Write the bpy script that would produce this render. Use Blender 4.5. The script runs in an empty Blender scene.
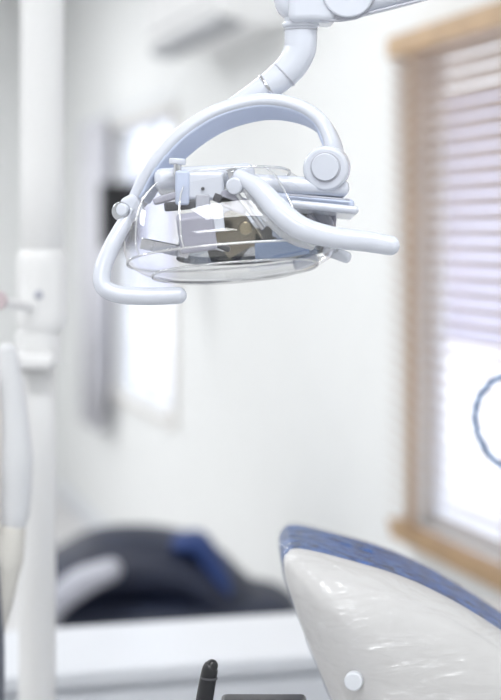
import bpy, bmesh, math, random
from mathutils import Vector, Matrix, noise
random.seed(3)
sc=bpy.context.scene
try:
    sc.view_settings.view_transform='Standard'
    sc.view_settings.look='None'
except Exception as e: print(e)
CZ=1.45
COL=bpy.context.collection
# ---------------------------------------------------------------- materials
def mat(name,col,rough=0.5,metal=0.0,var=0.04,scale=8,coat=0.0,bump=0.0,bscale=40,spec=0.5):
    m=bpy.data.materials.new(name); m.use_nodes=True
    nt=m.node_tree; b=nt.nodes['Principled BSDF']
    tc=nt.nodes.new('ShaderNodeTexCoord'); n=nt.nodes.new('ShaderNodeTexNoise')
    n.inputs['Scale'].default_value=scale; nt.links.new(tc.outputs['Object'],n.inputs['Vector'])
    r=nt.nodes.new('ShaderNodeValToRGB')
    c=col
    r.color_ramp.elements[0].position=0.3; r.color_ramp.elements[1].position=0.7
    r.color_ramp.elements[0].color=(c[0]*(1-var),c[1]*(1-var),c[2]*(1-var),1)
    r.color_ramp.elements[1].color=(min(1,c[0]*(1+var)),min(1,c[1]*(1+var)),min(1,c[2]*(1+var)),1)
    nt.links.new(n.outputs['Fac'],r.inputs['Fac']); nt.links.new(r.outputs['Color'],b.inputs['Base Color'])
    b.inputs['Roughness'].default_value=rough; b.inputs['Metallic'].default_value=metal
    b.inputs['Coat Weight'].default_value=coat
    b.inputs['Specular IOR Level'].default_value=spec
    if bump:
        n2=nt.nodes.new('ShaderNodeTexNoise'); n2.inputs['Scale'].default_value=bscale; n2.inputs['Detail'].default_value=3
        nt.links.new(tc.outputs['Object'],n2.inputs['Vector'])
        bp=nt.nodes.new('ShaderNodeBump'); bp.inputs['Strength'].default_value=bump; bp.inputs['Distance'].default_value=0.01
        nt.links.new(n2.outputs['Fac'],bp.inputs['Height']); nt.links.new(bp.outputs['Normal'],b.inputs['Normal'])
    return m
def clearmat(name,base,edge,white=0.04,rough=0.04,tint=(1,1,1),bump=0,bscale=20,stretch=None,pw_=2.5,dist=1.2):
    m=bpy.data.materials.new(name); m.use_nodes=True; nt=m.node_tree; nt.nodes.clear()
    out=nt.nodes.new('ShaderNodeOutputMaterial'); tr=nt.nodes.new('ShaderNodeBsdfTransparent'); tr.inputs[0].default_value=(*tint,1)
    gl=nt.nodes.new('ShaderNodeBsdfGlossy'); gl.inputs['Roughness'].default_value=rough
    df=nt.nodes.new('ShaderNodeBsdfDiffuse'); df.inputs[0].default_value=(0.9,0.92,0.95,1)
    lw=nt.nodes.new('ShaderNodeLayerWeight'); lw.inputs['Blend'].default_value=0.5
    pw=nt.nodes.new('ShaderNodeMath'); pw.operation='POWER'; pw.inputs[1].default_value=pw_
    ml=nt.nodes.new('ShaderNodeMath'); ml.operation='MULTIPLY_ADD'; ml.inputs[1].default_value=edge; ml.inputs[2].default_value=base; ml.use_clamp=True
    nt.links.new(lw.outputs['Facing'],pw.inputs[0]); nt.links.new(pw.outputs[0],ml.inputs[0])
    m0=nt.nodes.new('ShaderNodeMixShader'); m0.inputs[0].default_value=white
    nt.links.new(tr.outputs[0],m0.inputs[1]); nt.links.new(df.outputs[0],m0.inputs[2])
    m1=nt.nodes.new('ShaderNodeMixShader'); nt.links.new(ml.outputs[0],m1.inputs[0])
    nt.links.new(m0.outputs[0],m1.inputs[1]); nt.links.new(gl.outputs[0],m1.inputs[2]); nt.links.new(m1.outputs[0],out.inputs[0])
    if bump:
        tc=nt.nodes.new('ShaderNodeTexCoord'); mp=nt.nodes.new('ShaderNodeMapping')
        if stretch: mp.inputs['Scale'].default_value=stretch
        mp.inputs['Rotation'].default_value=(0,math.radians(28),0)
        n2=nt.nodes.new('ShaderNodeTexNoise'); n2.inputs['Scale'].default_value=bscale; n2.inputs['Detail'].default_value=3; n2.inputs['Distortion'].default_value=dist
        bp=nt.nodes.new('ShaderNodeBump'); bp.inputs['Strength'].default_value=bump; bp.inputs['Distance'].default_value=0.02
        nt.links.new(tc.outputs['Object'],mp.inputs[0]); nt.links.new(mp.outputs[0],n2.inputs['Vector'])
        nt.links.new(n2.outputs['Fac'],bp.inputs['Height'])
        nt.links.new(bp.outputs['Normal'],gl.inputs['Normal']); nt.links.new(bp.outputs['Normal'],df.inputs['Normal'])
    return m
M_wall=mat('wall_paint',(0.81,0.82,0.815),0.8,var=0.01,bump=0.05,bscale=200)
M_ceil=mat('ceiling_paint',(0.86,0.86,0.86),0.9,var=0.01)
M_floor=mat('floor_vinyl',(0.62,0.61,0.61),0.35,var=0.05,scale=3)
M_wood=mat('light_wood',(0.45,0.30,0.17),0.45,var=0.12,scale=12)
M_slat=mat('blind_slat',(0.52,0.41,0.33),0.4,var=0.05)
M_white=mat('white_plastic',(0.64,0.67,0.745),0.25,var=0.01,coat=0.3)
M_inner=mat('blue_gray_tone',(0.52,0.58,0.73),0.4,var=0.02)
M_grey=mat('grey_plastic',(0.46,0.47,0.53),0.35,var=0.03)
M_lav=mat('lavender_grey_plastic',(0.38,0.38,0.45),0.35,var=0.02)
M_dark=mat('dark_gap',(0.07,0.07,0.08),0.4,var=0.1)
M_chrome=mat('chrome',(0.60,0.61,0.64),0.15,metal=1,var=0.03)
M_col=mat('painted_column',(0.85,0.85,0.85),0.35,var=0.01)
M_beige=mat('chair_shell_plastic',(0.65,0.64,0.635),0.5,var=0.02,spec=.3)
M_blue=mat('blue_vinyl',(0.02,0.08,0.26),0.55,var=0.75,scale=70,bump=0.5,bscale=60,spec=.25)
M_black=mat('navy_vinyl',(0.009,0.014,0.036),0.55,var=0.2)
M_navy=mat('navy_fabric',(0.010,0.035,0.15),0.7,var=0.2)
M_bplastic=mat('black_plastic',(0.015,0.015,0.018),0.3,var=0.1)
M_hose=mat('blue_hose',(0.02,0.13,0.32),0.35,var=0.1)
M_cab=mat('cabinet_laminate',(0.73,0.755,0.80),0.3,var=0.01)
M_acgrey=mat('vent_grey',(0.42,0.43,0.45),0.5,var=0.05)
M_acw=mat('aircon_white',(0.90,0.90,0.90),0.4,var=0.01)
M_curt=mat('grey_curtain',(0.60,0.60,0.64),0.8,var=0.1)
M_shield=clearmat('clear_shield',0.05,0.65,0.012,0.03)
M_rim=clearmat('whitened_edge',0.30,0.6,0.28,0.08)  # whitened so that rims and ribs imitate edge highlights
M_film=clearmat('plastic_film',0.06,0.20,0.06,0.22,bump=1.0,bscale=22,stretch=(.5,1.0,2.0),pw_=2.5,dist=.7)
M_glass=clearmat('window_glass',0.04,0.4,0.0,0.02,pw_=4)
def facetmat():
    m=bpy.data.materials.new('reflection_tinted_facets'); m.use_nodes=True; nt=m.node_tree; b=nt.nodes['Principled BSDF']
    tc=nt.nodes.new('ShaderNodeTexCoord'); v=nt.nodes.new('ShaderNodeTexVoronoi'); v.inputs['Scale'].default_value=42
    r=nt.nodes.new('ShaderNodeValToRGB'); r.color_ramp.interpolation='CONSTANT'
    cols=[(0.0,(0.36,0.37,0.39)),(0.3,(0.54,0.57,0.62)),(0.48,(0.12,0.12,0.12)),(0.57,(0.38,0.43,0.52)),(0.75,(0.34,0.31,0.24)),(0.85,(0.66,0.68,0.72))]  # facet tints imitate varied reflections on silvery metal
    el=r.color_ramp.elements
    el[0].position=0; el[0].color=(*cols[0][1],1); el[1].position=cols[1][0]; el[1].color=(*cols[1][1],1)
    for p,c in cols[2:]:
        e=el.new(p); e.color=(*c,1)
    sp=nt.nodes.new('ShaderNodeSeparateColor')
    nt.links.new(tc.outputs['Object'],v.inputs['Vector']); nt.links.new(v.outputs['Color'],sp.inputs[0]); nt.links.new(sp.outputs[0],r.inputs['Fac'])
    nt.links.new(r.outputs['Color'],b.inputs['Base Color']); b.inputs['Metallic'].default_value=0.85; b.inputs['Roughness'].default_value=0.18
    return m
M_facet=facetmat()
# ---------------------------------------------------------------- helpers
def empty(name,loc):
    e=bpy.data.objects.new(name,None); e.location=loc; e.empty_display_size=0.05; COL.objects.link(e); return e
def addmesh(name,verts,faces,m,parent=None,smooth=True):
    me=bpy.data.meshes.new(name); me.from_pydata([tuple(v) for v in verts],[],faces); me.update()
    bm=bmesh.new(); bm.from_mesh(me); bmesh.ops.recalc_face_normals(bm,faces=bm.faces); bm.to_mesh(me); bm.free()
    if smooth:
        for p in me.polygons: p.use_smooth=True
    o=bpy.data.objects.new(name,me); me.materials.append(m); COL.objects.link(o)
    if parent: o.parent=parent; o.matrix_parent_inverse=Matrix.Translation(-Vector(parent.location))
    return o
def rbox(name,c,s,m,bev=0.003,parent=None,rot=None,seg=3):
    bm=bmesh.new(); bmesh.ops.create_cube(bm,size=1)
    for v in bm.verts: v.co=Vector((v.co.x*s[0],v.co.y*s[1],v.co.z*s[2]))
    if bev>0: bmesh.ops.bevel(bm,geom=bm.edges[:],offset=min(bev,min(s)*0.49),segments=seg,affect='EDGES',profile=0.5)
    R=Matrix.Identity(3)
    if rot:
        R=Matrix.Rotation(rot[2],3,'Z')@Matrix.Rotation(rot[1],3,'Y')@Matrix.Rotation(rot[0],3,'X')
    for v in bm.verts: v.co=R@v.co+Vector(c)
    me=bpy.data.meshes.new(name); bm.to_mesh(me); bm.free()
    if bev>0.0015:
        for p in me.polygons: p.use_smooth=True
    o=bpy.data.objects.new(name,me); me.materials.append(m); COL.objects.link(o)
    if bev>0.0015:
        md=o.modifiers.new('wn','WEIGHTED_NORMAL')
    if parent: o.parent=parent; o.matrix_parent_inverse=Matrix.Translation(-Vector(parent.location))
    return o
def disc(name,c,axis,r,h,m,parent=None,bev=0.002,seg=40):
    a=Vector(axis).normalized(); t=a.orthogonal().normalized(); b=a.cross(t)
    prof=[(-h/2,r-bev),(-h/2+bev*0.3,r-bev*0.3),(-h/2+bev,r),(h/2-bev,r),(h/2-bev*0.3,r-bev*0.3),(h/2,r-bev)]
    V=[];F=[]
    for (d,rr) in prof:
        for i in range(seg):
            an=2*math.pi*i/seg; V.append(Vector(c)+a*d+(t*math.cos(an)+b*math.sin(an))*rr)
    for k in range(len(prof)-1):
        for i in range(seg):
            j=(i+1)%seg; F.append((k*seg+i,k*seg+j,(k+1)*seg+j,(k+1)*seg+i))
    F.append(tuple(range(seg))[::-1]); F.append(tuple((len(prof)-1)*seg+i for i in range(seg)))
    o=addmesh(name,V,F,m,parent)
    o.modifiers.new('wn','WEIGHTED_NORMAL')
    return o
def sweep(name,pts,m,parent=None,ref=None,seg=20,sub=8,off=0.0,power=1.0,closed=False,cap=True):
    P=[(Vector(p[0]),p[1],p[2] if len(p)>2 else p[1]) for p in pts]
    n=len(P); C=[]
    rng=range(n) if closed else range(n-1)
    for i in rng:
        if closed: a,b,c,d=P[(i-1)%n],P[i],P[(i+1)%n],P[(i+2)%n]
        else:
            b,c=P[i],P[i+1]
            a=P[i-1] if i>0 else (b[0]*2-c[0],b[1],b[2]); d=P[i+2] if i+2<n else (c[0]*2-b[0],c[1],c[2])
        for k in range(sub):
            t=k/sub; f=lambda w,x,y,z:0.5*((2*x)+(-w+y)*t+(2*w-5*x+4*y-z)*t*t+(-w+3*x-3*y+z)*t**3)
            C.append((f(a[0],b[0],c[0],d[0]),b[1]+(c[1]-b[1])*t,b[2]+(c[2]-b[2])*t))
    if not closed: C.append(P[-1])
    N=len(C); rings=[]
    Wp=None
    for i in range(N):
        if closed: T=(C[(i+1)%N][0]-C[i-1][0]).normalized()
        else: T=(C[min(i+1,N-1)][0]-C[max(i-1,0)][0]).normalized()
        if ref is not None: W=Vector(ref)
        else: W=Wp if Wp is not None else T.orthogonal()
        W=(W-T*W.dot(T)).normalized(); Wp=W; Nn=T.cross(W)
        rings.append([C[i][0]+Nn*off,T,W,Nn,C[i][1],C[i][2]])
    if cap and not closed:
        st=rings[0]; en=rings[-1]; A=[];B=[]
        for k in range(1,6):
            an=k/5*math.pi/2*0.97; r=min(st[4],st[5]); 
            A.insert(0,[st[0]-st[1]*r*math.sin(an),st[1],st[2],st[3],st[4]-r*(1-math.cos(an)),st[5]-r*(1-math.cos(an))])
            r=min(en[4],en[5]); B.append([en[0]+en[1]*r*math.sin(an),en[1],en[2],en[3],en[4]-r*(1-math.cos(an)),en[5]-r*(1-math.cos(an))])
        rings=A+rings+B
    V=[];F=[]
    for (c,T,W,Nn,rw,rh) in rings:
        for j in range(seg):
            an=2*math.pi*j/seg; co,si=math.cos(an),math.sin(an)
            co=math.copysign(abs(co)**power,co); si=math.copysign(abs(si)**power,si)
            V.append(c+W*rw*co+Nn*rh*si)
    R=len(rings)
    for i in range(R if closed else R-1):
        for j in range(seg):
            k=(j+1)%seg; i2=(i+1)%R
            F.append((i*seg+j,i*seg+k,i2*seg+k,i2*seg+j))
    if not closed:
        F.append(tuple(range(seg))[::-1]); F.append(tuple((R-1)*seg+i for i in range(seg)))
    return addmesh(name,V,F,m,parent)
def smoothloop(pts,sub=8):
    n=len(pts); C=[]
    for i in range(n):
        a,b,c,d=[Vector(pts[(i+k)%n]) for k in (-1,0,1,2)]
        for k in range(sub):
            t=k/sub; C.append(0.5*((2*b)+(-a+c)*t+(2*a-5*b+4*c-d)*t*t+(-a+3*b-3*c+d)*t**3))
    return C
# ---------------------------------------------------------------- room (aligned to the window wall)
D=Vector((-0.2651,0.9642,0)); Nn=Vector((0.9642,0.2651,0)); O0=Vector((1.474,0,0))
RZ=math.atan2(0.2651,0.9642)
def R(u,v,z): return O0+D*v+Nn*u+Vector((0,0,z))
def rb(name,u0,u1,v0,v1,z0,z1,m,bev=0,parent=None,tilt=0):
    c=R((u0+u1)/2,(v0+v1)/2,(z0+z1)/2)
    return rbox(name,c,(abs(u1-u0),abs(v1-v0),abs(z1-z0)),m,bev,parent,rot=(0,tilt,RZ))
def multibox(name,boxes,m,parent=None):
    V=[];F=[]
    for (u0,u1,v0,v1,z0,z1) in boxes:
        b=len(V)
        for z in (z0,z1):
            for (u,v) in ((u0,v0),(u1,v0),(u1,v1),(u0,v1)): V.append(R(u,v,z))
        F+= [(b,b+3,b+2,b+1),(b+4,b+5,b+6,b+7),(b,b+1,b+5,b+4),(b+1,b+2,b+6,b+5),(b+2,b+3,b+7,b+6),(b+3,b,b+4,b+7)]
    return addmesh(name,V,F,m,parent,smooth=False)
H=2.8; VE=9.6; VB=-2.5; UL=-4.5; WT=.08
W1=(2.75,4.08,0.76,1.90); W2=(6.65,7.85,0.74,1.93)
multibox('wall_right',[(0,WT,VB,W1[0],0,H),(0,WT,W1[0],W1[1],0,W1[2]),(0,WT,W1[0],W1[1],W1[3],H),(0,WT,W1[1],W2[0],0,H),
   (0,WT,W2[0],W2[1],0,W2[2]),(0,WT,W2[0],W2[1],W2[3],H),(0,WT,W2[1],VE,0,H)],M_wall)
multibox('wall_back',[(UL,WT,VE,VE+.15,0,H)],M_wall)
multibox('wall_left',[(UL-.15,UL,VB-.15,VE+.15,0,H)],M_wall)
multibox('wall_front',[(UL,WT,VB-.15,VB,0,H)],M_wall)
multibox('floor',[(UL-.15,WT,VB-.15,VE+.15,-.1,0)],M_floor)
multibox('ceiling',[(UL-.15,WT,VB-.15,VE+.15,H,H+.1)],M_ceil)
multibox('baseboard_right',[(-.012,0,VB,VE,0,.08)],M_cab)
for wi,w in enumerate((W1,W2)):
    e=empty('window_%d'%(wi+1),R(0,(w[0]+w[1])/2,w[2]))
    MW=M_wood if wi==0 else mat('pale_frame',(0.72,0.69,0.66),.5)
    ct=.028 if wi==0 else .018
    rb('casing_far',-.015,.0,w[1]-.005,w[1]+ct,w[2]-.02,w[3]+ct,MW,.003,e)
    rb('casing_near',-.022,.0,w[0]-ct,w[0]+.005,w[2]-.02,w[3]+ct,MW,.003,e)
    rb('casing_top',-.022,.0,w[0]-ct,w[1]+ct,w[3]-.005,w[3]+ct,MW,.003,e)
    rb('reveal_top',.0,WT,w[0],w[1],w[3]-.012,w[3],M_cab,.002,e)
    rb('sill',-.055 if wi==0 else -.025,.05,w[0]-.04,w[1]+.03,w[2]-.03,w[2]-.005,MW,.004,e)
    rb('sash_mid',.035,.06,(w[0]+w[1])/2-.02,(w[0]+w[1])/2+.02,w[2],w[3],M_cab,.002,e)
    rb('sash_low',.035,.06,w[0],w[1],w[2],w[2]+.03,M_cab,.002,e)
    rb('sash_far',.035,.06,w[1]-.03,w[1],w[2],w[3],M_cab,.002,e)
    rb('glass',.045,.05,w[0],w[1],w[2],w[3],M_glass,0,e)
    if wi==1: continue
    b=empty('venetian_blind',R(-.05,(w[0]+w[1])/2,w[3]))
    y0,y1=w[0]-.01,w[1]+.025
    rb('headrail',-.065,-.024,y0,y1,w[3]-.03,w[3]+.02,M_wood,.003,b)
    V=[];F=[]
    z=w[3]-.05; tl=math.radians(30)
    while z>w[2]+.03:
        hw=.0175
        i=len(V)
        for (dz) in (-.0012,.0012):
            for s in (-1,1):
                for v in (y0,y1):
                    V.append(R(-.045+s*hw*math.cos(tl),v,z-s*hw*math.sin(tl)+dz))
        F+=[(i,i+1,i+3,i+2),(i+4,i+6,i+7,i+5),(i,i+4,i+5,i+1),(i+2,i+3,i+7,i+6),(i,i+2,i+6,i+4),(i+1,i+5,i+7,i+3)]
        z-=.033
    addmesh('slats',V,F,M_slat,b,smooth=False)
    for k in (.12,.5,.88):
        vv=y0+(y1-y0)*k
        rb('ladder_tape',-.0645,-.063,vv-.004,vv+.004,w[2]+.0,w[3]-.02,M_wood,0,b)
    rb('bottom_rail',-.062,-.028,y0,y1,w[2]-.002,w[2]+.016,M_wood,.002,b)
# exterior
M_fac=mat('facade_render',(0.54,0.54,0.66),0.9,var=0.04)
M_fen=mat('white_fence',(0.9,0.9,0.92),0.8,var=0.02)
multibox('neighbour_house',[(3.6,4.0,-2,30,0,2.55)],M_fac)
multibox('boundary_fence',[(3.0,3.1,-2,30,0,.66)],M_fen)
multibox('ground',[(.2,9,-6,40,-.12,-.02)],mat('concrete',(0.6,0.6,0.62),0.9))
# curtain beside far window
V=[];F=[];n=60
for i in range(n+1):
    v=7.84+0.5*i/n; u=-.07+.025*math.sin(i/n*math.pi*14)
    V.append(R(u,v,.55)); V.append(R(u,v,1.98))
for i in range(n): F.append((2*i,2*i+1,2*i+3,2*i+2))
cu=addmesh('curtain',V,F,M_curt)
cu.modifiers.new('s','SOLIDIFY').thickness=.003
sweep('curtain_rod',[(R(-.07,6.5,1.99),.008),(R(-.07,8.40,1.99),.008)],M_cab,cu)
# air conditioner
e=empty('air_conditioner',R(0,5.6,2.2))
V=[];F=[]
prof=[(0,2.40),(-.16,2.40),(-.205,2.38),(-.225,2.33),(-.225,2.14),(-.21,2.10),(-.12,2.08),(0,2.08)]
A0,A1=5.10,6.10
for v in (A0,A1):
    for (u,z) in prof: V.append(R(u,v,z))
k=len(prof)
for i in range(k): F.append((i,(i+1)%k,k+(i+1)%k,k+i))
F.append(tuple(range(k))); F.append(tuple(range(k,2*k)))
addmesh('body',V,F,M_acw,e,smooth=False)
rb('air_vent',-.222,-.14,A0+.03,A1-.03,2.072,2.11,M_acgrey,.006,e)
for i in range(3): rb('louver_%d'%i,-.20+.02*i,-.185+.02*i,A0+.05,A1-.05,2.066,2.072,M_acgrey,.002,e)
rb('front_seam',-.228,-.224,A0+.01,A1-.01,2.145,2.151,M_acgrey,0,e)
# wall mounted monitor
e=empty('wall_monitor',R(-.4,6.9,1.5))
rbox('screen',(-.475,6.05,1.52),(.15,.05,.24),M_bplastic,.008,e,rot=(0,0,.2))
rbox('back_shell',(-.475,6.09,1.52),(.10,.04,.15),M_bplastic,.01,e,rot=(0,0,.2))
sweep('wall_arm',[((-.475,6.10,1.52),.012),((-.50,6.6,1.50),.012),((-.595,7.52,1.50),.012)],M_grey,e)
disc('wall_plate',R(-.02,7.95,1.5),Nn,.05,.03,M_grey,e)
sweep('wall_arm_2',[((-.595,7.52,1.50),.012),(R(-.02,7.95,1.5),.012)],M_grey,e)
# posters on far wall
for i,(u,z,w,h,c) in enumerate([(-1.90,1.08,.20,.32,(.75,.34,.38)),(-1.62,.90,.20,.3,(.50,.58,.76)),(-1.66,1.28,.18,.26,(.82,.66,.66)),(-2.45,1.1,.3,.4,(.65,.38,.40))]):
    rb('wall_poster' if i==0 else 'wall_poster.%03d'%i,u-w/2,u+w/2,VE-.012,VE-.002,z-h/2,z+h/2,mat('poster_print_%d'%i,c,.6,var=.3,scale=20),0)
# low cabinet
e=empty('low_cabinet',(0,3.2,0))
def cab(u0,u1,v0,v1,z0,z1,nm,m,b=.004): return rb(nm,u0,u1,v0,v1,z0,z1,m,b,e)
v0=3.10
cab(-2.6,-.07,v0+.02,v0+.30,.06,.70,'carcass',M_cab)
cab(-2.6,-.07,v0,v0+.32,.70,.728,'top',M_cab,.006)
cab(-2.6,-.07,v0+.06,v0+.28,0,.06,'plinth',M_grey)
cab(-2.59,-.08,v0+.004,v0+.02,.09,.69,'front_panel',M_cab,.003)
# far lounge chair
e=empty('lounge_chair',(-.2,4.5,0))
def blob(name,c,r,m,parent,nz=.12,sq=.75):
    V=[];F=[];A=28;B=16
    for i in range(B+1):
        ph=-math.pi/2+math.pi*i/B
        for j in range(A):
            th=2*math.pi*j/A; f=lambda x:math.copysign(abs(x)**sq,x)
            p=Vector((f(math.cos(ph))*f(math.cos(th))*r[0],f(math.cos(ph))*f(math.sin(th))*r[1],f(math.sin(ph))*r[2]))
            p*=1+nz*noise.noise(p*6+Vector(c))
            V.append(p+Vector(c))
    for i in range(B):
        for j in range(A):
            k=(j+1)%A; F.append((i*A+j,i*A+k,(i+1)*A+k,(i+1)*A+j))
    return addmesh(name,V,F,m,parent)
blob('seat_cushion',(-.22,4.5,.37),(.36,.26,.13),M_black,e,.05,.6)
sweep('back_cushion',[((-.50,4.5,.50),.2,.10),((-.40,4.5,.55),.2,.10),((-.27,4.5,.56),.2,.095),((-.16,4.5,.54),.2,.085),((-.06,4.5,.47),.2,.07),((.02,4.5,.41),.2,.06)],M_black,e,ref=(0,1,0))
sweep('armrest',[((-.535,4.26,.40),.022),((-.51,4.25,.49),.034),((-.44,4.24,.555),.038),((-.36,4.24,.59),.030)],M_grey,e)
sweep('navy_throw',[((-.19,4.42,.63),.10,.020),((-.14,4.42,.625),.10,.032),((-.10,4.42,.57),.10,.030),((-.06,4.42,.51),.10,.022)],M_navy,e,ref=(0,1,0))
for i,(x,y) in enumerate(((-.42,4.35),(.0,4.35),(-.42,4.66),(.0,4.66))):
    sweep('leg_%d'%i,[((x,y,.33),.018),((x,y,.02),.014)],M_grey,e)
# ---------------------------------------------------------------- column of the dental unit (left)
px=lambda x,Y:(x-250.5)/1653*Y
pz=lambda y,Y:CZ+(235-y)/1653*Y
YC=2.30
e=empty('dental_unit_column',(px(42,YC),YC,0))
xc=px(42,YC)
sweep('upper_post',[((xc,YC,2.79),.030),((xc,YC,pz(300,YC)),.030)],M_col,e,seg=32,cap=False)
sweep('joint_sleeve',[((xc,YC,pz(262,YC)),.035,.035),((xc,YC,pz(318,YC)),.035,.035)],M_col,e,seg=32)
sweep('lower_post',[((px(37,YC),YC,pz(330,YC)),.026),((px(37,YC),YC,.03)  ,.026)],M_col,e,seg=32,cap=False)
disc('joint_collar',(px(38,YC),YC,pz(348,YC)),(0,0,1),.031,.045,M_col,e)
disc('joint_cap',(xc,YC-.036,pz(294,YC)),(0,-1,0),.006,.008,M_grey,e)
disc('floor_plate',(px(37,YC),YC,.015),(0,0,1),.14,.03,M_col,e,bev=.008)
disc('ceiling_plate',(xc,YC,2.785),(0,0,1),.10,.03,M_col,e,bev=.006)
YH=2.1
M_bg=mat('beige_plastic',(.76,.73,.70),.4)
rbox('holder_bar',(px(2,YH),YC-.05,pz(358,YC)),(.10,.04,.022),M_col,.008,e)
sweep('holder_arm',[((px(30,YC),YC,pz(362,YC)),.009),((px(8,YC),YC-.05,pz(362,YC)),.009)],M_col,e)
sweep('suction_handpiece',[((px(8,YH),YH,pz(352,YH)),.012),((px(9,YH),YH,pz(390,YH)),.020),((px(12,YH),YH,pz(460,YH)),.027),((px(12,YH),YH,pz(515,YH)),.022),((px(10,YH),YH,pz(535,YH)),.012)],mat('handpiece_white',(.74,.75,.77),.35),e)
sweep('syringe_handpiece',[((px(-8,YH),YH-.03,pz(345,YH)),.010),((px(-5,YH),YH-.03,pz(420,YH)),.014),((px(-5,YH),YH-.03,pz(520,YH)),.012)],M_bg,e)
sweep('suction_hose',[((px(10,YH),YH,pz(530,YH)),.020),((px(6,YH),YH,pz(560,YH)),.022),((px(2,YH),YH,pz(590,YH)),.018),((px(-14,YH),YH,pz(700,YH)),.014),((px(-10,YH),YH+.0,.45),.014),((px(20,YH),YH+.05,.30),.014),((px(34,YH),YC-.02,.28),.014)],mat('hose_cream',(.72,.70,.65),.5),e)
sweep('dark_hose',[((px(-6,YH),YH-.03,pz(520,YH)),.006),((px(-2,YH),YH-.03,pz(600,YH)),.009),((px(1,YH),YH-.03,pz(680,YH)),.009),((px(-10,YH),YH-.02,.5),.009),((px(30,YH),YC-.02,.25),.009)],mat('dark_grey_rubber',(.14,.15,.18),.5),e)
disc('tool_dial',(px(0,YH),YH-.02,pz(300,YH)),(0,-1,0),.012,.02,mat('pink_plastic',(.60,.50,.52),.4),e)
sweep('dial_bracket',[((px(0,YH),YH,pz(302,YH)),.007),((px(34,YC),YC-.01,pz(308,YC)),.007)],M_col,e)
# ---------------------------------------------------------------- operating lamp : drawing in millimetres (x right, z down, y = depth)
YL=1.653
def L(x,z,y=0): return Vector(((x-250.5)/1000,YL+y/1000,CZ+(235-z)/1000))
lamp=empty('dental_operating_lamp',L(230,220))
mm=.001
sweep('suspension_arm',[(L(296,-4,10),.022,.024),(L(345,-6,10),.022,.024),(L(420,-22,10),.020,.022),(L(520,-50,10),.020,.022),(L(600,-75,10),.020,.022)],M_white,lamp,ref=(0,1,0),power=.6,cap=True)
rbox('arm_end_block',L(312,2,8),(.048,.05,.044),M_white,.008,lamp)
disc('arm_hinge_cover',L(347,-6,-14),(0,-1,0),.026,.012,M_white,lamp)
disc('arm_hinge_ring',L(347,-6,-11),(0,-1,0),.028,.006,M_grey,lamp,bev=.001)
sweep('arm_trim',[(L(296,18,-13),.0015),(L(340,22,-13),.0015),(L(375,13,-13),.0015),(L(420,2,-13),.0015)],M_grey,lamp)
sweep('ceiling_drop_post',[(L(600,-75,10),.028),(Vector((.3495,YL+.01,2.78)),.028)],M_white,lamp,seg=28)
disc('ceiling_rose',(.3495,YL+.01,2.785),(0,0,1),.10,.03,M_white,lamp,bev=.006)
sweep('neck',[(L(301,12,8),.0165),(L(301,40,8),.0165),(L(299,52,8),.016),(L(291,66,8),.0155),(L(276,80,8),.0145),(L(258,92,8),.0125),(L(240,102,8),.010),(L(226,110,8),.008)],M_white,lamp,seg=28)
disc('neck_collar',L(301,24,8),(0,0,1),.0185,.006,M_white,lamp)
disc('neck_seam',L(301,29,8),(0,0,1),.0172,.0012,M_grey,lamp,bev=.0003)
disc('neck_ring',L(284,73.5,8),(L(276,80)-L(291,66)),.0158,.0014,M_grey,lamp,bev=.0003)
disc('neck_ring_lower',L(267,86.5,8),(L(258,92)-L(276,80)),.0144,.003,M_chrome,lamp,bev=.0006)
yk=[(L(130,212,6),.009,.006),(L(140,196,6),.015,.007),(L(156,170,6),.019,.008),(L(184,140,7),.021,.008),(L(220,117,8),.021,.008),(L(262,106,8),.021,.008),(L(298,110,6),.021,.008),(L(322,124,0),.020,.008),(L(333,146,-6),.019,.008),(L(332,166,-10),.016,.008)]
ref=Vector((-.35,-1,.40)).normalized()
sweep('yoke_arm',yk,M_white,lamp,ref=ref,seg=28,power=.65)
sweep('yoke_inner_shade',[(p,a*.78,.003) for (p,a,b) in yk[1:-1]],M_inner,lamp,ref=ref,seg=20,off=.0062,power=.6)  # added liner; the yoke's bluish inner shade is put into its colour
disc('yoke_pivot_right',L(326,169,-20),(-.15,-1,-.1),.0225,.030,M_white,lamp,bev=.004)
disc('yoke_pivot_cap',L(323.5,168.5,-36),(-.15,-1,-.1),.0135,.004,M_white,lamp,bev=.001)
disc('yoke_pivot_groove',L(324,168.5,-34.5),(-.15,-1,-.1),.0150,.002,M_grey,lamp,bev=.0005)
disc('yoke_pivot_left',L(126,212,-4),(-.35,-1,.05),.0095,.03,M_chrome,lamp)
disc('yoke_pivot_left_cap',L(124,210,-20),(-.35,-1,.05),.0065,.006,M_white,lamp)
rbox('left_pivot_bracket',L(133,207,0),(.018,.03,.024),M_white,.005,lamp,rot=(0,-.5,0))
# housing
rbox('housing_top',L(205,180,16),(.10,.075,.022),M_white,.008,lamp,rot=(-.1,-.06,0))
rbox('housing_rear',L(298,188,14),(.100,.090,.018),M_white,.008,lamp,rot=(-.05,.06,0))
rbox('housing_step',L(300,203,14),(.106,.086,.013),M_inner,.005,lamp,rot=(-.05,.10,0))
rbox('housing_lip',L(322,210,6),(.068,.10,.008),M_white,.0035,lamp,rot=(-.05,.10,0))
rbox('housing_seam',L(318,198,-33),(.060,.004,.0018),M_grey,.0005,lamp,rot=(-.05,.08,0))
rbox('rear_tab',L(322,224,26),(.03,.02,.03),M_lav,.004,lamp,rot=(0,.1,0))
rbox('lower_tab',L(338,254,20),(.030,.012,.012),M_white,.005,lamp,rot=(0,.35,0))
rbox('lower_tab_inner',L(306,262,10),(.026,.012,.012),M_white,.004,lamp,rot=(0,-.25,0))
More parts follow.
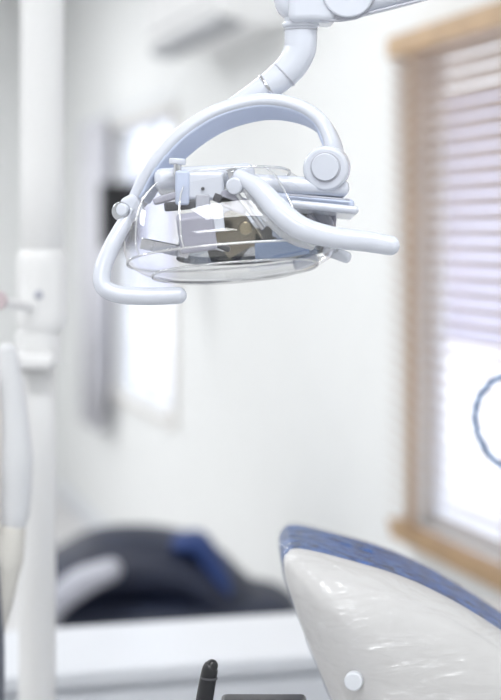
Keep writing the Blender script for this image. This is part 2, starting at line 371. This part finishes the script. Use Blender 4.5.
# front brackets and knobs
rbox('bracket_plate',L(202,187,-34),(.046,.014,.028),M_white,.004,lamp,rot=(0,0,0))
rbox('bracket_plate_side',L(184,189,-38),(.014,.012,.034),M_inner,.003,lamp)
rbox('bracket_slot',L(184,206,-34),(.036,.012,.009),M_dark,.002,lamp,rot=(0,-.1,0))
rbox('bracket_slot_right',L(224,201,-40),(.020,.006,.008),M_dark,.001,lamp,rot=(0,.35,0))
rbox('bracket_step',L(168,199,-32),(.026,.02,.007),M_lav,.002,lamp,rot=(0,-.3,0))
disc('bracket_screw',L(204,190,-42),(0,-1,0),.0018,.002,M_dark,lamp,bev=.0003,seg=12)
disc('thumb_screw_stem',L(179,170,-34),(0,0,1),.004,.014,M_chrome,lamp,bev=.0008)
disc('thumb_screw_head',L(179,163,-34),(.05,0,1),.0085,.006,M_white,lamp,bev=.0015)
disc('front_knob',L(236,187,-44),(-.2,-1,-.1),.0085,.016,M_white,lamp,bev=.002)
disc('front_knob_stem',L(233,178,-40),(-.2,-.3,1),.006,.014,M_chrome,lamp,bev=.001)
# led box
M_led=mat('led_box_grey',(0.42,0.42,0.50),.5,var=.02,spec=.3)
rbox('led_box',L(198,232,-46),(.036,.022,.036),M_led,.003,lamp,rot=(.25,-.14,.05))
rbox('led_box_flap',L(217,219,-46),(.014,.016,.026),M_white,.003,lamp,rot=(0,-.12,.15))
rbox('led_stalk',L(204,208,-36),(.014,.014,.026),M_grey,.002,lamp)
rbox('inner_frame',L(234,203,-28),(.03,.03,.016),M_lav,.003,lamp,rot=(0,.4,0))
rbox('inner_rib',L(250,212,-40),(.005,.012,.044),M_chrome,.0015,lamp,rot=(0,-.65,0))
hc=L(230,232,0)
Rt=Matrix.Rotation(math.radians(-4.5),3,'Y')@Matrix.Rotation(math.radians(-11),3,'X')
def T(p): return hc+Rt@(p-hc)
# reflector
V=[];F=[];A=22;B=7
for i in range(B+1):
    a=i/B
    rx=.040+.038*math.sin(a*math.pi/2); ry=.030+.034*math.sin(a*math.pi/2); z=200+54*a**1.1
    for j in range(A+1):
        th=math.pi*(-.08+1.16*j/A)
        V.append(T(L(252,z,6)+Vector((rx*math.cos(th),ry*math.sin(th),0))))
for i in range(B):
    for j in range(A): k=i*(A+1)+j; F.append((k,k+1,k+A+2,k+A+1))
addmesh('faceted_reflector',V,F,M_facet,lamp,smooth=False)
rbox('mirror_blade_1',L(234,232,-10),(.040,.003,.044),mat('smoke_mirror',(.22,.20,.16),.2,metal=.9),.0008,lamp,rot=(.5,-.5,-.3))
rbox('blue_reflection_panel',L(282,248,-8),(.056,.003,.022),mat('blue_reflection_tint',(.30,.38,.54),.2,metal=.8),.0008,lamp,rot=(.5,-.15,.2))  # added panel, bluish reflections painted in as its metal tint
rbox('mirror_blade_3',L(165,248,-2),(.050,.003,.012),M_chrome,.0008,lamp,rot=(.4,.2,.2))
disc('mirror_knuckle',L(246,228,-40),(-.1,-1,-.1),.007,.008,mat('brass',(.40,.35,.25),.25,metal=.9),lamp)
rbox('cable_clip',L(224,247,-34),(.014,.01,.006),M_dark,.002,lamp,rot=(0,.4,0))
# clear cover
lev=[(176,228,66,40),(186,227,80,50),(200,226,92,58),(216,227,100,65),(232,229,105,69),(247,230,107,71),(257,231,105,69),(265,232,96,62),(272,232,82,52),(278,232,60,38),(281,232,34,21),(282,232,4,3)]
V=[];F=[];S=64
def cov(z,cx,rx,ry,th):
    c,s=math.cos(th),math.sin(th); c=math.copysign(abs(c)**.85,c); s=math.copysign(abs(s)**.85,s)
    return T(L(cx,z,0)+Vector((rx*mm*c,ry*mm*s,0)))
for (z,cx,rx,ry) in lev:
    for j in range(S): V.append(cov(z,cx,rx,ry,2*math.pi*j/S))
for i in range(len(lev)-1):
    for j in range(S):
        k=(j+1)%S; F.append((i*S+j,i*S+k,(i+1)*S+k,(i+1)*S+j))
addmesh('clear_cover',V,F,M_shield,lamp)
for nm,li,r in (('cover_rim_upper',0,.0014),('cover_rim_belt',6,.0013),('cover_rim_lower',8,.0012)):
    z,cx,rx,ry=lev[li]
    sweep(nm,[(cov(z,cx,rx+.5,ry+.5,2*math.pi*j/24),r) for j in range(24)],M_rim,lamp,closed=True,sub=4,seg=10)
for nm,th in (('cover_rib_left',-2.55),('cover_rib_mid',-1.95),('cover_rib_right',-.95)):
    sweep(nm,[(cov(z,cx,rx+.3,ry+.3,th),.0010) for (z,cx,rx,ry) in lev[0:7]],M_rim,lamp,sub=4,seg=8)
# handles
sweep('handle_left',[(L(134,204,-6),.006),(L(126,222,-14),.0075),(L(114,246,-24),.0085),(L(105,270,-30),.0088),(L(107,286,-34),.0088),(L(122,293,-36),.0088),(L(150,295,-38),.0088),(L(180,294,-40),.0084)],M_white,lamp,seg=24)
sweep('handle_right',[(L(240,178,-44),.007,.007),(L(258,190,-56),.009,.010),(L(276,210,-66),.010,.0118),(L(298,228,-72),.010,.0115),(L(328,237,-74),.010,.0105),(L(360,241,-74),.0095,.0100),(L(384,245,-74),.0090,.0095)],M_white,lamp,ref=(0,-1,0),seg=24)
sweep('cover_flange',[(L(250,184,-50),.002,.010),(L(266,208,-60),.002,.012),(L(290,234,-66),.002,.009),(L(310,246,-66),.002,.004)],M_rim,lamp,ref=(0,-1,0),seg=12)
# ---------------------------------------------------------------- patient chair
YK=1.76; K=YK/1653
def Q(x,z,y=0): return Vector(((x-250.5)*K,YK+y,CZ+(235-z)*K))
chair=empty('dental_chair',(.3,1.85,0))
out=[(284,568),(287,555),(300,550),(340,559),(400,577),(450,600),(501,631),(560,672),(620,722),(650,770),(620,830),(520,860),(410,835),(362,765),(334,705),(309,645),(293,602)]
lp=smoothloop([Q(a,b) for a,b in out],8); cen=Q(440,690)
def loft(name,layers,m,wr=0,capend=True):
    V=[];F=[];n=len(lp)
    for li,(s,y) in enumerate(layers):
        for i,p in enumerate(lp):
            q=cen+(p-cen)*s+Vector((0,y,0))
            if wr:
                nn=noise.noise(Vector((q.x*14,q.y*40,q.z*26)))*.6+noise.noise(Vector((q.x*60,q.y*30,q.z*60)))*.5
                d=(q-(cen+Vector((0,.02,0)))).normalized(); q=q+d*nn*wr
            V.append(q)
    for l in range(len(layers)-1):
        for i in range(n):
            j=(i+1)%n; F.append((l*n+i,l*n+j,(l+1)*n+j,(l+1)*n+i))
    if capend:
        F.append(tuple(range(n))); F.append(tuple((len(layers)-1)*n+i for i in range(n)))
    return addmesh(name,V,F,m,chair)
loft('back_shell',[(.98,.012),(1.0,.008),(1.0,-.002),(.985,-.014),(.955,-.024),(.91,-.032),(.885,-.034),(.870,-.039),(.84,-.046),(.75,-.055),(.6,-.063),(.4,-.068),(.2,-.070),(.02,-.070)],M_beige)
loft('upholstery',[(.95,.010),(.985,.012),(1.004,.020),(1.012,.045),(1.015,.09),(1.012,.14),(.99,.160),(.95,.170),(.8,.172),(.5,.16),(.05,.15)],M_blue)
lay=[(1.026,.09),(1.026,.045),(1.016,.008),(1.005,-.008),(.99,-.022),(.96,-.033),(.93,-.040),(.90,-.046),(.86,-.052),(.80,-.058),(.72,-.064),(.6,-.071),(.45,-.076),(.3,-.078),(.15,-.079),(.02,-.079)]
loft('plastic_cover',[(.96,.180),(1.0,.172),(1.022,.145)]+lay,M_film,wr=.0045,capend=False)
disc('shell_button',Q(350,664,-.066),(-.2,-1,0),.0095,.012,M_cab,chair,bev=.002)
sweep('back_support',[(Vector((.20,YK+.02,.92)),.05,.03),(Vector((.24,YK+.04,.75)),.05,.03),(Vector((.33,YK+.08,.60)),.05,.03)],M_beige,chair,ref=(0,1,0))
rbox('seat_cushion',(.50,YK+.12,.60),(.52,.50,.12),M_blue,.05,chair,seg=5)
rbox('seat_base',(.48,YK+.12,.49),(.46,.42,.12),M_beige,.03,chair)
rbox('pedestal',(.46,YK+.12,.25),(.22,.24,.42),M_beige,.04,chair)
rbox('base_plate',(.46,YK+.12,.025),(.55,.42,.05),M_beige,.02,chair)
# ---------------------------------------------------------------- instrument tray, bottom centre
YT=1.62; KT=YT/1653
def G(x,z,y=0): return Vector(((x-250.5)*KT,YT+y,CZ+(235-z)*KT))
e=empty('instrument_tray',G(240,720))
rbox('tray_plate',G(240,734,-.03),(.20,.16,.006),M_chrome,.0025,e)
for nm,c,s in (('rim_front',G(240,730,-.11),(.20,.004,.014)),('rim_back',G(240,730,.05),(.20,.004,.014)),('rim_left',G(240-102,730,-.03),(.004,.16,.014)),('rim_right',G(240+102,730,-.03),(.004,.16,.014))):
    rbox(nm,c,s,M_chrome,.0015,e)
rbox('tray_shadow_block',G(264,717,.02),(.085,.03,.028),M_bplastic,.005,e)  # black shadow on the tray, built as a solid dark block
sweep('tray_post',[(G(240,736,-.03),.018),(Vector((G(240,0).x,YT-.03,.03)),.018)],M_col,e)
disc('tray_foot',(G(240,0).x,YT-.03,.02),(0,0,1),.16,.035,M_col,e,bev=.01)
e=empty('handpiece',G(207,690))
sweep('grip',[(G(199,731,-.01),.0075),(G(205,695,-.01),.0085),(G(210,668,-.01),.0080),(G(212,663,-.01),.0062)],M_bplastic,e)
disc('grip_ring',G(209,675,-.01),(.1,0,1),.0087,.002,M_dark,e,bev=.0005)
# blue hose loop near window
YB=2.3
hp=[(560,520),(520,478),(492,458),(477,430),(477,404),(490,384),(512,374),(545,380),(575,410),(590,470),(600,600),(600,780)]
e=empty('blue_air_hose',(px(560,YB),YB,0))
pts=[(Vector((px(a,YB),YB,pz(b,YB))),.004) for a,b in hp]+[(Vector((px(600,YB),YB,.012)),.004)]
sweep('hose',pts,M_hose,e,seg=12)
sweep('hose_tail',[(Vector((px(560,YB),YB,pz(520,YB))),.004),(Vector((px(580,YB),YB+.02,pz(700,YB))),.004),(Vector((px(585,YB),YB+.02,.012)),.004)],M_hose,e,seg=12)
# ---------------------------------------------------------------- light
w=bpy.data.worlds.new('World'); sc.world=w; w.use_nodes=True
bg=w.node_tree.nodes['Background']; bg.inputs[0].default_value=(.84,.90,1,1); bg.inputs[1].default_value=2.6
def area(name,loc,sx,sy,pw,col=(.97,.985,1.0),rot=(0,0,0)):
    l=bpy.data.lights.new(name,'AREA'); l.shape='RECTANGLE'; l.size=sx; l.size_y=sy; l.energy=pw; l.color=col
    o=bpy.data.objects.new(name,l); o.location=loc; o.rotation_euler=rot; COL.objects.link(o); return o
for i,(u,v,p) in enumerate(((-1.2,1.0,30),(-2.4,-.8,36),(-1.5,4.2,30),(-1.7,7.4,41),(-3.4,3,34),(-3.2,7.2,32))):
    area('room_fill_light' if i==0 else 'room_fill_light.%03d'%i,R(u,v,H-.03),1.2,.6,p,rot=(0,0,RZ))  # unseen area lights added below the ceiling to brighten the room
s=bpy.data.lights.new('sun','SUN'); s.energy=3.2; s.angle=.02
so=bpy.data.objects.new('sun',s); so.location=(0,0,6); COL.objects.link(so)
so.rotation_euler=(Nn*.7+D*.1+Vector((0,0,-1))).to_track_quat('-Z','Y').to_euler()
# ---------------------------------------------------------------- camera
cam=bpy.data.cameras.new('camera'); co=bpy.data.objects.new('camera',cam); COL.objects.link(co); sc.camera=co
co.location=(0,0,CZ); co.rotation_euler=(math.pi/2,0,0)
cam.sensor_fit='VERTICAL'; cam.sensor_height=36; cam.sensor_width=36; cam.lens=85; cam.shift_y=-115/700
cam.dof.use_dof=True; cam.dof.focus_distance=1.62; cam.dof.aperture_fstop=3.0
